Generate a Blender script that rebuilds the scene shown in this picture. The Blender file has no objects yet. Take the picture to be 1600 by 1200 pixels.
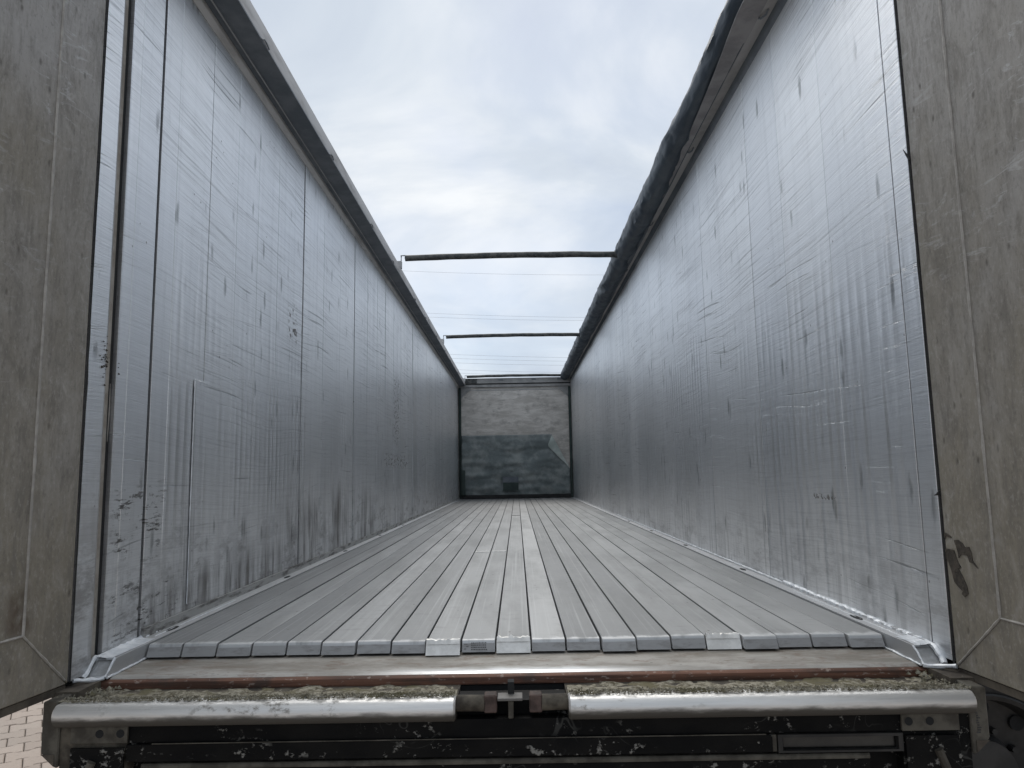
import bpy, bmesh, math, random
from mathutils import Vector, Matrix, noise
rnd = random.Random(7)
sc = bpy.context.scene
COL = sc.collection
ZF = 1.25                       # height of the loading floor above the yard
rad = math.radians

# ------------------------------------------------------------------ camera
cam_d = bpy.data.cameras.new('camera')
cam = bpy.data.objects.new('camera', cam_d); COL.objects.link(cam)
cam_d.sensor_fit = 'HORIZONTAL'; cam_d.sensor_width = 36.0
cam_d.lens = 1124.4 / 1600 * 36.0
cam_d.clip_start = 0.02; cam_d.clip_end = 3000
PITCH, ROLL, YAW = 0.124387, -0.017403, -0.0046258
cp, sp, cy, sy = math.cos(PITCH), math.sin(PITCH), math.cos(YAW), math.sin(YAW)
fwd = Vector((sy*cp, cy*cp, sp)); rt = Vector((cy, -sy, 0)); up = rt.cross(fwd)
c_, s_ = math.cos(ROLL), math.sin(ROLL)
r2 = c_*rt + s_*up; u2 = -s_*rt + c_*up
cam.matrix_world = Matrix(((r2.x, u2.x, -fwd.x, .02087), (r2.y, u2.y, -fwd.y, 0),
                           (r2.z, u2.z, -fwd.z, ZF+.5253), (0, 0, 0, 1)))
sc.camera = cam

# ------------------------------------------------------------------ sky, sun, exposure
SUN_EL, SUN_AZ = rad(56), rad(-10)       # azimuth from +Y, clockwise; ahead, a little left, behind the cloud
w = bpy.data.worlds.new('World'); sc.world = w; w.use_nodes = True
nt = w.node_tree; nt.nodes.clear()
def wn(t, **k):
    n = nt.nodes.new(t)
    for a, b in k.items(): setattr(n, a, b)
    return n
sky = wn('ShaderNodeTexSky', sky_type='NISHITA', sun_disc=False, sun_elevation=SUN_EL, sun_rotation=SUN_AZ,
         altitude=100, air_density=1.0, dust_density=1.5, ozone_density=1.0)
tc = wn('ShaderNodeTexCoord'); sep = wn('ShaderNodeSeparateXYZ')
nt.links.new(tc.outputs['Generated'], sep.inputs[0])
def wm(op, a, b=None, c=None):
    n = wn('ShaderNodeMath', operation=op)
    for i, v in enumerate((a, b, c)):
        if v is None: continue
        if isinstance(v, (int, float)): n.inputs[i].default_value = v
        else: nt.links.new(v, n.inputs[i])
    return n.outputs[0]
den = wm('ADD', wm('MAXIMUM', sep.outputs[2], 0.0), 0.22)
comb = wn('ShaderNodeCombineXYZ')
nt.links.new(wm('DIVIDE', sep.outputs[0], den), comb.inputs[0])
nt.links.new(wm('DIVIDE', sep.outputs[1], den), comb.inputs[1])
comb.inputs[2].default_value = 3.1
def wnoise(scale, detail, dist=0.0, rough=.55):
    n = wn('ShaderNodeTexNoise'); n.inputs['Scale'].default_value = scale
    n.inputs['Detail'].default_value = detail; n.inputs['Distortion'].default_value = dist
    n.inputs['Roughness'].default_value = rough
    nt.links.new(comb.outputs[0], n.inputs['Vector']); return n.outputs['Fac']
def wramp(v, stops):
    n = wn('ShaderNodeValToRGB'); e = n.color_ramp.elements
    while len(e) < len(stops): e.new(.5)
    for k, (p, c) in enumerate(stops): e[k].position = p; e[k].color = (*c, 1)
    nt.links.new(v, n.inputs[0]); return n.outputs['Color']
cover = wramp(wnoise(1.05, 5, .6), [(.33, (.55,)*3), (.58, (1,)*3)])
shade = wramp(wnoise(1.9, 6, .5), [(.30, (4.7, 5.3, 6.2)), (.50, (5.8, 6.35, 7.05)), (.70, (7.8, 8.05, 8.3))])
mixc = wn('ShaderNodeMix', data_type='RGBA'); nt.links.new(cover, mixc.inputs['Factor'])
nt.links.new(sky.outputs[0], mixc.inputs[6]); nt.links.new(shade, mixc.inputs[7])
bg = wn('ShaderNodeBackground'); bg.inputs['Strength'].default_value = 0.095
nt.links.new(mixc.outputs[2], bg.inputs['Color'])
wo = wn('ShaderNodeOutputWorld'); nt.links.new(bg.outputs[0], wo.inputs['Surface'])

sun_d = bpy.data.lights.new('sun', 'SUN'); sun = bpy.data.objects.new('sun', sun_d); COL.objects.link(sun)
sun_d.energy = 1.4; sun_d.angle = rad(44); sun_d.color = (1, .96, .9)
sdir = Vector((math.sin(SUN_AZ)*math.cos(SUN_EL), math.cos(SUN_AZ)*math.cos(SUN_EL), math.sin(SUN_EL)))
sun.rotation_euler = (-sdir).to_track_quat('-Z', 'Y').to_euler(); sun.location = (-6, 12, 18)
vs = sc.view_settings
vs.view_transform = 'Standard'; vs.look = 'None'; vs.gamma = 1; vs.exposure = 0.35; vs.use_curve_mapping = False

# ------------------------------------------------------------------ material toolkit
def L(r, g, b):
    f = lambda v: (v/255/12.92) if v/255 <= .04045 else ((v/255+.055)/1.055)**2.4
    return (f(r), f(g), f(b))
class Mat:
    def __init__(s, name):
        s.m = bpy.data.materials.new(name); s.m.use_nodes = True; s.t = s.m.node_tree
        s.b = s.t.nodes['Principled BSDF']; s.geo = s.n('ShaderNodeNewGeometry'); s.pos = s.geo.outputs['Position']
        q = s.n('ShaderNodeSeparateXYZ'); s.lk(s.pos, q.inputs[0]); s.x, s.y = q.outputs[0], q.outputs[1]
        s.z = s.math('SUBTRACT', q.outputs[2], ZF); s.h = None
    def n(s, t, **k):
        n = s.t.nodes.new(t)
        for a, b in k.items(): setattr(n, a, b)
        return n
    def lk(s, a, b): s.t.links.new(a, b)
    def put(s, v, sock):
        if isinstance(v, (int, float)): sock.default_value = v
        elif isinstance(v, tuple): sock.default_value = v if len(v) == len(sock.default_value) else (*v, 1)
        else: s.lk(v, sock)
    def math(s, op, a, b=None, c=None, clamp=False):
        n = s.n('ShaderNodeMath', operation=op, use_clamp=clamp)
        for i, v in enumerate((a, b, c)):
            if v is not None: s.put(v, n.inputs[i])
        return n.outputs[0]
    def mul(s, *v):
        r = v[0]
        for k in v[1:]: r = s.math('MULTIPLY', r, k)
        return r
    def add(s, *v):
        r = v[0]
        for k in v[1:]: r = s.math('ADD', r, k)
        return r
    def inv(s, v): return s.math('SUBTRACT', 1.0, v)
    def vec(s, sx=1, sy=1, sz=1, off=0.0, rx=0.0):
        m = s.n('ShaderNodeMapping'); s.lk(s.pos, m.inputs[0]); m.inputs['Scale'].default_value = (sx, sy, sz)
        m.inputs['Location'].default_value = (off, off*.7, off*1.3); m.inputs['Rotation'].default_value = (rx, 0, 0)
        return m.outputs[0]
    def noise(s, v, scale=1, detail=4, rough=.55, dist=0.0):
        n = s.n('ShaderNodeTexNoise'); s.lk(v, n.inputs['Vector'])
        n.inputs['Scale'].default_value = scale; n.inputs['Detail'].default_value = detail
        n.inputs['Roughness'].default_value = rough; n.inputs['Distortion'].default_value = dist
        return n.outputs['Fac']
    def voro(s, v, scale=1, rand=1.0, out='Distance'):
        n = s.n('ShaderNodeTexVoronoi'); s.lk(v, n.inputs['Vector']); n.inputs['Scale'].default_value = scale
        n.inputs['Randomness'].default_value = rand; return n.outputs[out]
    def step(s, v, a, b, lo=0.0, hi=1.0):
        n = s.n('ShaderNodeMapRange', interpolation_type='SMOOTHSTEP', clamp=True); s.put(v, n.inputs[0])
        for i, k in enumerate((a, b, lo, hi)): n.inputs[1+i].default_value = k
        return n.outputs[0]
    def band(s, v, a, b, soft):       # 1 inside a..b
        return s.mul(s.step(v, a-soft, a+soft), s.step(v, b-soft, b+soft, 1, 0))
    def box(s, ya, yb, za, zb, soft=.03):
        return s.mul(s.band(s.y, ya, yb, soft), s.band(s.z, za, zb, soft))
    def mix(s, f, a, b):
        n = s.n('ShaderNodeMix', data_type='RGBA'); s.put(f, n.inputs['Factor']); s.put(a, n.inputs[6]); s.put(b, n.inputs[7])
        return n.outputs[2]
    def mixf(s, f, a, b):
        n = s.n('ShaderNodeMix'); s.put(f, n.inputs[0]); s.put(a, n.inputs[2]); s.put(b, n.inputs[3]); return n.outputs[0]
    def rand(s):
        return s.n('ShaderNodeObjectInfo').outputs['Random']
    def bump(s, h, dist, strength=1.0):
        n = s.n('ShaderNodeBump'); n.inputs['Distance'].default_value = dist; n.inputs['Strength'].default_value = strength
        s.lk(h, n.inputs['Height'])
        if s.h is not None: s.lk(s.h, n.inputs['Normal'])
        s.h = n.outputs[0]
    def done(s, col, rough, metal=0.0, spec=.5):
        s.put(col, s.b.inputs['Base Color']); s.put(rough, s.b.inputs['Roughness']); s.put(metal, s.b.inputs['Metallic'])
        s.b.inputs['Specular IOR Level'].default_value = spec
        if s.h is not None: s.lk(s.h, s.b.inputs['Normal'])
        return s.m

def wall_material(name, side):
    m = Mat(name)
    # warp so that the scratches are not perfectly parallel
    wob = m.math('SUBTRACT', m.noise(m.vec(1, .55, .8, 3), 1, 2), .5)
    zz = m.add(m.z, m.mul(wob, .15))
    def streak(ys, zs, tilt, seed, det, rough, zsrc=None):
        c = m.n('ShaderNodeCombineXYZ'); m.lk(m.mul(m.y, ys), c.inputs[1])
        m.lk(m.mul(m.add(zsrc or zz, m.mul(m.y, tilt)), zs), c.inputs[2]); c.inputs[0].default_value = seed
        return m.noise(c.outputs[0], 1, det, rough)
    sd = 4.0 if side < 0 else 9.0
    st1 = streak(.9, 115, 0, sd, 5, .68)
    st2 = streak(1.6, 260, .035, 17, 3, .7)
    st4 = streak(1.1, 160, -.09, sd+31, 4, .65, m.z)
    st3 = streak(.8, 60, -.05, 2, 6, .6, m.add(m.z, m.mul(wob, .25)))
    cov = m.noise(m.vec(1, .8, 1.1, 8), 1, 4)                    # where the load has scraped
    cv_ = m.mul(m.step(cov, .30, .62, .35, 1.0), m.step(m.z, .2, 1.4, .40, 1.0))
    scr = m.mul(m.step(st1, .50, .64), cv_)
    drk = m.mul(m.math('MAXIMUM', m.step(st1, .46, .36), m.mul(m.step(st4, .56, .68), .8)), cv_)
    deep = m.mul(m.step(st3, .60, .66), m.step(m.noise(m.vec(1, 1.6, 2.6, 21), 1, 3), .46, .60))
    fine = m.step(st2, .40, .64)
    # vertical ripples of plate pushed out between the inner webs, low on the wall
    rm = m.step(m.noise(m.vec(1, .75, .5, 30+5*side), 1, 2), .42, .56)
    rm = m.math('MAXIMUM', rm, m.box(2.52, 3.0, -.1, 1.45, .10) if side < 0 else m.box(2.30, 3.3, -.1, 1.1, .18))
    rz = m.mul(m.band(m.add(m.z, m.mul(m.math('SUBTRACT', m.noise(m.vec(1, 7, .6, 44), 1, 1), .5), .9)), .10, 1.2, .22), rm)
    per = .0715 if side > 0 else .062
    saw = m.math('SINE', m.add(m.mul(m.y, 2*math.pi/per), m.mul(m.noise(m.vec(1, 3, .3, 11), 1, 1), 3.0)))
    rip = m.mul(m.math('POWER', m.add(m.mul(saw, .5), .5), 1.6), rz, m.step(m.noise(m.vec(1, 7, .9, 99), 1, 3), .36, .62, .15, 1.25))
    # knocks: sparse upright dents
    dv = m.voro(m.vec(1, 12, 3.4, 5+side), 1)
    dent = m.mul(m.step(m.add(dv, m.mul(m.noise(m.vec(1, 60, 22, 14), 1, 4), .22)), .17, .34, 1, 0), m.step(m.noise(m.vec(1, 2.6, 2.1, 13), 1, 2), .44, .54))
    m.bump(m.add(m.mul(scr, .5), m.mul(fine, .22), m.mul(drk, -.5), m.mul(deep, -.9)), .0006)
    m.bump(m.add(rip, m.mul(dent, -.30)), .0055)
    m.bump(m.noise(m.vec(1, 1.5, .7, 2), 1, 1), .006)
    rn = m.rand()
    base = m.mix(rn, (.80, .815, .835), (.86, .87, .88))
    tone = m.noise(m.vec(1, 1.2, .35, 50), 1, 5)
    base = m.mix(m.step(tone, .35, .68), m.mix(.16, base, (.36, .37, .385)), base)
    vst = m.noise(m.vec(1, 28, .5, 60), 1, 4)                     # water runs, stronger towards the front end
    base = m.mix(m.mul(m.step(vst, .48, .72), m.step(m.y, 2.5, 9, .10, .38)), base, (.24, .25, .26))
    base = m.mix(m.mul(scr, .58), base, (.86, .88, .90))
    base = m.mix(m.mul(drk, .55), base, (.33, .345, .36))
    base = m.mix(m.mul(fine, .20), base, (.34, .35, .37))
    base = m.mix(m.mul(deep, .62), base, (.14, .15, .16))
    base = m.mix(m.mul(dent, .60), base, (.13, .14, .145))
    # grime splashed along the foot of the wall, in patches
    gz = m.step(m.add(m.z, m.mul(m.noise(m.vec(1, 5, .8, 70), 1, 4), -.9)), -.42, .14, 1, 0)
    gn = m.step(m.noise(m.vec(1, 3.5, 9, 80), 1, 6, .7), .45, .64)
    gv = m.step(m.noise(m.vec(1, 22, .9, 85), 1, 4, .6), .46, .64)
    grime = m.mul(gz, m.math('MAXIMUM', gn, m.mul(gv, .8)))
    brown = (.090, .080, .071)
    g_all = m.mul(grime, .68 if side < 0 else .34)
    if side < 0:
        g_all = m.math('MAXIMUM', g_all, m.mul(m.math('MAXIMUM', m.box(3.9, 6.3, .02, .5, .22), m.box(2.5, 6.5, -.1, .20, .09)), m.step(m.noise(m.vec(1, 11, 1.6, 90), 1, 7, .68, .3), .36, .66), m.step(m.noise(m.vec(1, 1.7, 2.2, 93), 1, 3), .30, .52, .35, 1), .92))
        sm = m.noise(m.vec(1, 10, 74, 33, rx=.10), 1, 6, .75)
        smear = m.mul(m.step(sm, .52, .60), m.add(m.box(2.27, 2.60, .27, .50, .05), m.box(2.27, 2.75, .02, .20, .06)), m.step(m.noise(m.vec(1, 13, 15, 3), 1, 3), .46, .58))
        sp2 = m.mul(m.step(m.noise(m.vec(1, 26, 40, 19), 1, 4), .53, .60), m.add(m.box(7.4, 7.75, .85, 1.55, .1), m.box(6.9, 8.3, .62, .74, .03), m.box(3.95, 4.10, 1.30, 1.50, .03)))
        g_all = m.math('MAXIMUM', g_all, m.mul(m.math('MAXIMUM', smear, sp2), .9))
    else:
        sp2 = m.mul(m.step(m.noise(m.vec(1, 42, 60, 19), 1, 3), .53, .58), m.box(2.80, 3.02, .395, .425, .008))
        g_all = m.math('MAXIMUM', g_all, m.mul(sp2, .9))
    speck = m.mul(m.step(m.voro(m.vec(1, 16, 13, 6), 1), .03, .075, 1, 0), m.step(m.noise(m.vec(1, 4, 4, 66), 1, 2), .50, .58))
    g_all = m.math('MAXIMUM', g_all, m.mul(speck, .8))
    base = m.mix(g_all, base, brown)
    if side < 0: base = m.mix(m.mul(smear, .75), base, (.045, .044, .042))
    rough = m.add(.31, m.mul(scr, -.01), m.mul(drk, .10), m.mul(tone, .12), m.mul(g_all, .40))
    met = m.mixf(g_all, .94, .15)
    return m.done(base, rough, met)

def metal_material(name, col, rough=.45, metal=.85, dirt=.3, dcol=(.12, .11, .10), stretch=(6, 6, 6), bump=.0006):
    m = Mat(name)
    a = m.noise(m.vec(*stretch, off=4), 1, 6, .65); b = m.noise(m.vec(30, 30, 30, 9), 1, 4)
    d = m.mul(m.step(a, .46, .68), dirt)
    m.bump(b, bump)
    c = m.mix(m.mul(m.rand(), .35), col, tuple(k*.78 for k in col))
    return m.done(m.mix(d, c, dcol), m.add(rough, m.mul(a, .15), m.mul(d, .25)), m.mixf(d, metal, .1))

def floor_material():
    m = Mat('worn_aluminium_floor')
    rn = m.rand()
    off = m.n('ShaderNodeCombineXYZ'); m.lk(m.mul(rn, 40.0), off.inputs[1])
    def v(sx, sy):
        mp = m.n('ShaderNodeMapping'); m.lk(m.pos, mp.inputs[0]); mp.inputs['Scale'].default_value = (sx, sy, 1)
        m.lk(off.outputs[0], mp.inputs['Location']); return mp.outputs[0]
    lon = m.noise(v(110, .55), 1, 4, .6); cross = m.noise(v(9, 26), 1, 5, .7); blot = m.noise(v(5, 1.1), 1, 5, .6)
    m.bump(m.add(m.mul(lon, .6), m.mul(cross, .5)), .0012)
    m.bump(m.noise(v(11, 3.0), 1, 2), .004)
    c = m.mix(rn, (.215, .22, .223), (.385, .39, .39))
    c = m.mix(m.mul(m.step(blot, .40, .66), .50), c, (.19, .195, .195))
    c = m.mix(m.mul(m.step(lon, .54, .70), .34), c, (.50, .51, .515))
    c = m.mix(m.mul(m.step(cross, .55, .72), .40), c, (.18, .18, .18))
    sp = m.mul(m.step(m.voro(v(18, 9), 1), .04, .10, 1, 0), m.step(blot, .45, .55))
    c = m.mix(m.mul(sp, .7), c, (.10, .09, .08))
    wr = m.mul(m.step(m.add(m.y, m.mul(m.noise(v(30, 12), 1, 4), .10)), 2.445, 2.475, 1, 0), .75)
    c = m.mix(wr, c, (.58, .59, .595))
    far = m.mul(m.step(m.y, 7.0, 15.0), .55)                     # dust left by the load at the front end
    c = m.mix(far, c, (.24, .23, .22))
    return m.done(c, m.add(.44, m.mul(blot, .22)), m.mixf(far, .62, .2))

def door_material():
    m = Mat('dusty_door_aluminium')
    a = m.noise(m.vec(3, 3, 1.4, 3), 1, 6, .62, .4); b = m.noise(m.vec(15, 15, 6, 6), 1, 7, .72, .6); f = m.noise(m.vec(60, 60, 9, 16), 1, 5, .7)
    sc1 = m.mul(m.step(m.noise(m.vec(7, 7, 22, 12, rx=.9), 1, 6, .75, 1.6), .54, .66), m.step(m.z, .5, 1.5, .15, 1), m.step(m.noise(m.vec(4, 4, 3, 31), 1, 3), .42, .6))
    sc2 = m.mul(m.step(m.noise(m.vec(13, 13, 9, 52), 1, 6, .75, 1.0), .56, .68), m.step(m.noise(m.vec(5, 5, 3, 61), 1, 3), .46, .6))
    dust = m.step(m.add(m.mul(a, 1.1), m.mul(m.z, -.30)), -.05, .52)
    c = m.mix(dust, (.33, .316, .298), (.235, .212, .170))
    c = m.mix(m.mul(m.step(b, .46, .68), .60), c, (.150, .138, .120))
    c = m.mix(m.mul(m.step(f, .48, .66), .45), c, (.165, .152, .135))
    g2 = m.noise(m.vec(110, 110, 60, 26), 1, 3, .7)
    c = m.mix(m.mul(m.step(g2, .54, .68), .35), c, (.40, .385, .36)); c = m.mix(m.mul(m.step(g2, .44, .32), .35), c, (.11, .10, .088))
    c = m.mix(m.mul(m.step(b, .50, .30), .40), c, (.38, .36, .335))
    c = m.mix(m.mul(sc1, .50), c, (.56, .56, .56)); c = m.mix(m.mul(sc2, .35), c, (.50, .48, .45))
    pit = m.mul(m.step(m.add(m.voro(m.vec(24, 24, 12, 8), 1), m.mul(f, .22)), .14, .30, 1, 0), m.step(m.noise(m.vec(5, 5, 4, 9), 1, 2), .42, .52), m.step(f, .36, .5))
    c = m.mix(m.mul(pit, .70), c, (.085, .074, .062))
    stain = m.mul(m.step(m.noise(m.vec(14, 14, 9, 77), 1, 4), .34, .52), m.band(m.y, 1.87, 1.95, .02), m.band(m.z, .14, .245, .025), m.step(m.x, -.5, -.4, 1, 0))
    c = m.mix(m.mul(stain, .75), c, (.080, .054, .036))
    m.bump(m.add(a, m.mul(b, .5), m.mul(f, .2), m.mul(pit, -.5)), .0026)
    return m.done(c, m.mixf(dust, .55, .75), m.mixf(dust, .22, .05), .35)

def paint_black():
    m = Mat('chipped_black_paint')
    a = m.noise(m.vec(34, 34, 44, 3), 1, 6, .68); p = m.noise(m.vec(4.2, 4.2, 4.2, 9), 1, 3)
    low = m.math('MAXIMUM', m.band(m.z, -.206, -.178, .012), m.mul(m.math('ABSOLUTE', m.x), .55))
    chip = m.mul(m.step(a, .575, .625), m.step(m.add(p, m.mul(low, .18)), .49, .59))
    hair = m.mul(m.step(m.math('ABSOLUTE', m.math('SUBTRACT', m.noise(m.vec(5, 5, 7, 40), 1, 2, .5, 1.5), .5)), .003, .010, 1, 0), m.step(p, .46, .56))
    c = m.mix(m.step(m.noise(m.vec(6, 6, 9, 2), 1, 4), .4, .7), (.0028, .003, .0034), (.0075, .0072, .0068))
    c = m.mix(chip, c, (.20, .195, .18)); c = m.mix(m.mul(hair, .2), c, (.16, .16, .15))
    m.bump(m.add(a, m.mul(chip, .8)), .002)
    return m.done(c, m.mixf(chip, .62, .85), 0, .12)

def rust():
    m = Mat('rusted_steel')
    a = m.noise(m.vec(3, 20, 60, 3), 1, 6, .65); b = m.noise(m.vec(9, 9, 9, 5), 1, 4)
    c = m.mix(m.step(a, .35, .65), (.075, .037, .025), (.19, .090, .058))
    c = m.mix(m.mul(m.step(b, .52, .68), .75), c, (.055, .042, .036))
    c = m.mix(m.mul(m.step(m.noise(m.vec(40, 40, 90, 2), 1, 3), .60, .68), .6), c, (.36, .30, .26))
    m.bump(m.add(a, b), .002)
    return m.done(c, .72, .1)

def polished():
    m = Mat('scuffed_steel_bumper')
    a = m.noise(m.vec(2.2, 60, 60, 3), 1, 5, .7); b = m.noise(m.vec(22, 40, 40, 8), 1, 5, .7)
    d = m.mul(m.step(b, .53, .68), m.step(m.add(m.noise(m.vec(3, 3, 3, 4), 1, 3), m.mul(m.x, -.08)), .48, .66), .8)
    top = m.mul(m.step(m.add(m.z, m.mul(m.noise(m.vec(24, 24, 24, 14), 1, 5), .02)), -.050, -.042), .85)
    d = m.math('MAXIMUM', d, top)
    low = m.mul(m.step(m.add(m.z, m.mul(m.noise(m.vec(14, 30, 60, 24), 1, 5), .022)), -.070, -.088), .88)  # dark reflection along the tube's lower half, painted into the colour
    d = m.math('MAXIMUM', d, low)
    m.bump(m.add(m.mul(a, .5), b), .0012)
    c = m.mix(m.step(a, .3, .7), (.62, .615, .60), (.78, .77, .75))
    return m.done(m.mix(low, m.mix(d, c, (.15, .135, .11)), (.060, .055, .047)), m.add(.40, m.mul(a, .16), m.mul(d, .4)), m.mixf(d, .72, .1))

def plain(name, c1, c2, scale=8, rough=.7, metal=0.0, bump=.002, lo=.38, hi=.64):
    m = Mat(name); a = m.noise(m.vec(scale, scale, scale, 3), 1, 6, .62)
    m.bump(a, bump)
    return m.done(m.mix(m.step(a, lo, hi), c1, c2), rough, metal)

def sill_material():
    m = Mat('dusty_sill_plate')
    a = m.noise(m.vec(4, 9, 4, 3), 1, 6, .65); b = m.noise(m.vec(18, 30, 18, 6), 1, 5, .7)
    wear = m.mul(m.step(m.add(m.y, m.mul(m.noise(m.vec(14, 30, 4, 41), 1, 4), .06)), 2.215, 2.270, 1, 0), m.step(m.math('ABSOLUTE', m.x), .05, .55, 1, .12), .8)
    c = m.mix(m.step(a, .36, .66), (.20, .185, .160), (.36, .345, .32))
    c = m.mix(m.mul(m.step(b, .52, .68), .55), c, (.14, .085, .055))
    c = m.mix(m.mul(m.step(m.noise(m.vec(7, 40, 4, 71), 1, 5, .7), .50, .66), m.step(m.math('ABSOLUTE', m.x), .45, .9), .55), c, (.17, .12, .085))
    c = m.mix(m.mul(m.step(m.voro(m.vec(16, 34, 5, 2), 1), .05, .11, 1, 0), m.step(a, .48, .56)), c, (.03, .03, .03))
    c = m.mix(wear, c, (.74, .76, .78))
    m.bump(b, .0012)
    return m.done(c, m.mixf(wear, .62, .34), m.mixf(wear, .25, .85))

def tarp_material(name, c1, c2, rough=.5):
    m = Mat(name); a = m.noise(m.vec(5, 2, 5, 3), 1, 6, .6); f = m.noise(m.vec(20, 3.5, 20, 9), 1, 4, .6, .8)
    m.bump(f, .006)
    return m.done(m.mix(m.step(a, .4, .66), c1, c2), rough)

def headboard_material():
    m = Mat('weathered_headboard')
    a = m.noise(m.vec(2.2, 1, 9, 3), 1, 7, .72, .5); b = m.noise(m.vec(5, 1, 6, 7), 1, 6, .68)
    c = m.mix(m.step(a, .35, .66), (.46, .435, .40), (.68, .65, .61))
    c = m.mix(m.mul(m.step(b, .5, .66), .55), c, (.30, .285, .265))
    c = m.mix(m.mul(m.step(m.noise(m.vec(6, 1, 16, 17), 1, 5), .62, .70), .4), c, (.20, .19, .18))
    m.bump(m.add(a, b), .003)
    return m.done(c, .7, .1)

def paver_material():
    m = Mat('beige_pavers'); rn = m.rand()
    a = m.noise(m.vec(60, 60, 60, 3), 1, 4, .7); b = m.noise(m.vec(1.2, 1.2, 1.2, 3), 1, 4)
    c = m.mix(rn, (.37, .30, .25), (.45, .37, .31)); c = m.mix(m.mul(m.step(b, .4, .7), .4), c, (.33, .295, .255))
    c = m.mix(m.mul(m.step(a, .5, .7), .25), c, (.22, .18, .15))
    m.bump(a, .002); return m.done(c, .85)

def ground_material():
    m = Mat('jointed_yard')
    br = m.n('ShaderNodeTexBrick'); m.lk(m.pos, br.inputs['Vector']); br.inputs['Scale'].default_value = 1.0
    br.inputs['Brick Width'].default_value = .2; br.inputs['Row Height'].default_value = .165
    br.inputs['Mortar Size'].default_value = .004; br.inputs['Color1'].default_value = (.36, .305, .26, 1)
    br.inputs['Color2'].default_value = (.43, .365, .315, 1); br.inputs['Mortar'].default_value = (.09, .075, .06, 1)
    b = m.noise(m.vec(.3, .3, .3, 3), 1, 5)
    return m.done(m.mix(m.mul(b, .4), br.outputs['Color'], (.27, .24, .21)), .9)

def dirt_material():
    m = Mat('crumbly_dirt'); a = m.noise(m.vec(70, 70, 70, 3), 1, 4, .7); b = m.noise(m.vec(11, 11, 11, 5), 1, 4)
    c = m.mix(m.step(a, .35, .65), (.10, .087, .058), (.36, .335, .27)); c = m.mix(m.step(b, .5, .64), c, (.15, .135, .085))
    m.bump(a, .004); return m.done(c, .95, 0, .2)

M = dict(
    wall_l=wall_material('scratched_aluminium_left', -1), wall_r=wall_material('scratched_aluminium_right', 1),
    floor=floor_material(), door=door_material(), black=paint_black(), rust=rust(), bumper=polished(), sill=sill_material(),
    head=headboard_material(), paver=paver_material(), ground=ground_material(), dirt=dirt_material(),
    post=metal_material('corner_post_aluminium', (.52, .55, .58), .42, .85, .25, (.16, .15, .14), (3, 3, 14)),
    groove=plain('dusty_groove', (.24, .215, .185), (.38, .355, .32), 9, .85),
    rail=metal_material('dull_rail_aluminium', (.58, .565, .55), .55, .5, .5, (.17, .16, .15), (2, 1.6, 9)),
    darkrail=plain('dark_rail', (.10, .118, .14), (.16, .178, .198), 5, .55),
    lip=plain('grey_lip', (.34, .345, .35), (.46, .46, .465), 6, .6, .2),
    side=metal_material('floor_side_rail', (.56, .57, .58), .42, .8, .2, (.2, .19, .18), (10, 3, 10)),
    seal=plain('silver_sealant', (.60, .63, .66), (.78, .80, .82), 26, .42, .25, .004),
    cap=plain('bright_end_cap', (.70, .69, .66), (.86, .85, .82), 20, .5, .3, .002),
    slatend=metal_material('slat_end_aluminium', (.36, .36, .36), .55, .45, .40, (.15, .14, .13), (20, 20, 60)),
    rubber=plain('black_rubber', (.008, .008, .009), (.022, .022, .022), 12, .7),
    gap=plain('dark_gap', (.010, .011, .012), (.018, .018, .018), 5, .9),
    weld=plain('weld_bead', (.29, .275, .25), (.39, .37, .34), 30, .6, .2, .003),
    brown=plain('dirty_brown_edge', (.045, .036, .028), (.10, .085, .065), 14, .85),
    muck=plain('muddy_paint', (.034, .028, .021), (.11, .096, .074), 16, .85),
    bracket=plain('grimy_grey_bracket', (.042, .037, .029), (.098, .090, .073), 16, .75, .1),
    tarp=tarp_material('dark_roof_tarp', (.026, .041, .060), (.050, .070, .090), .48),
    sweep=tarp_material('dark_sweep_tarp', (.14, .168, .170), (.25, .275, .268), .6),
    flap=tarp_material('pale_green_tarp_back', (.36, .41, .385), (.47, .51, .48), .65),
    green=plain('dark_green_post', (.015, .030, .028), (.035, .055, .048), 6, .6),
    pale=plain('grey_frame', (.26, .26, .255), (.36, .355, .35), 6, .6, .2),
    bow=plain('dirty_roof_bow', (.045, .050, .052), (.115, .115, .108), 18, .6, .3),
    steel=metal_material('bare_steel', (.17, .165, .16), .5, .7, .5),
    lens=plain('dull_lamp_lens', (.022, .022, .021), (.042, .041, .037), 8, .35),
    rim=plain('dark_wheel_rim', (.018, .018, .018), (.035, .034, .033), 7, .55, .3),
    wire=plain('power_wire', (.30, .32, .35), (.36, .38, .41), 3, .6, .3),
    sand=plain('dark_joint_sand', (.06, .05, .04), (.12, .10, .08), 30, .95),
    lining=plain('grey_tarp_lining', (.24, .235, .24), (.34, .33, .335), 7, .75),
    latch=plain('brown_latch_paint', (.040, .026, .022), (.098, .066, .056), 22, .8),
    plug=plain('silver_plug', (.34, .34, .335), (.50, .505, .51), 24, .5, .2, .003),
    leg=metal_material('grimy_angle', (.40, .40, .39), .55, .5, .85, (.06, .055, .05), (8, 7, 40)),
    mark=plain('dark_print', (.03, .03, .03), (.05, .05, .05), 40, .8),
    scuff=plain('torn_scuff', (.040, .034, .027), (.075, .062, .048), 60, .9, 0, .004),
)

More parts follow.
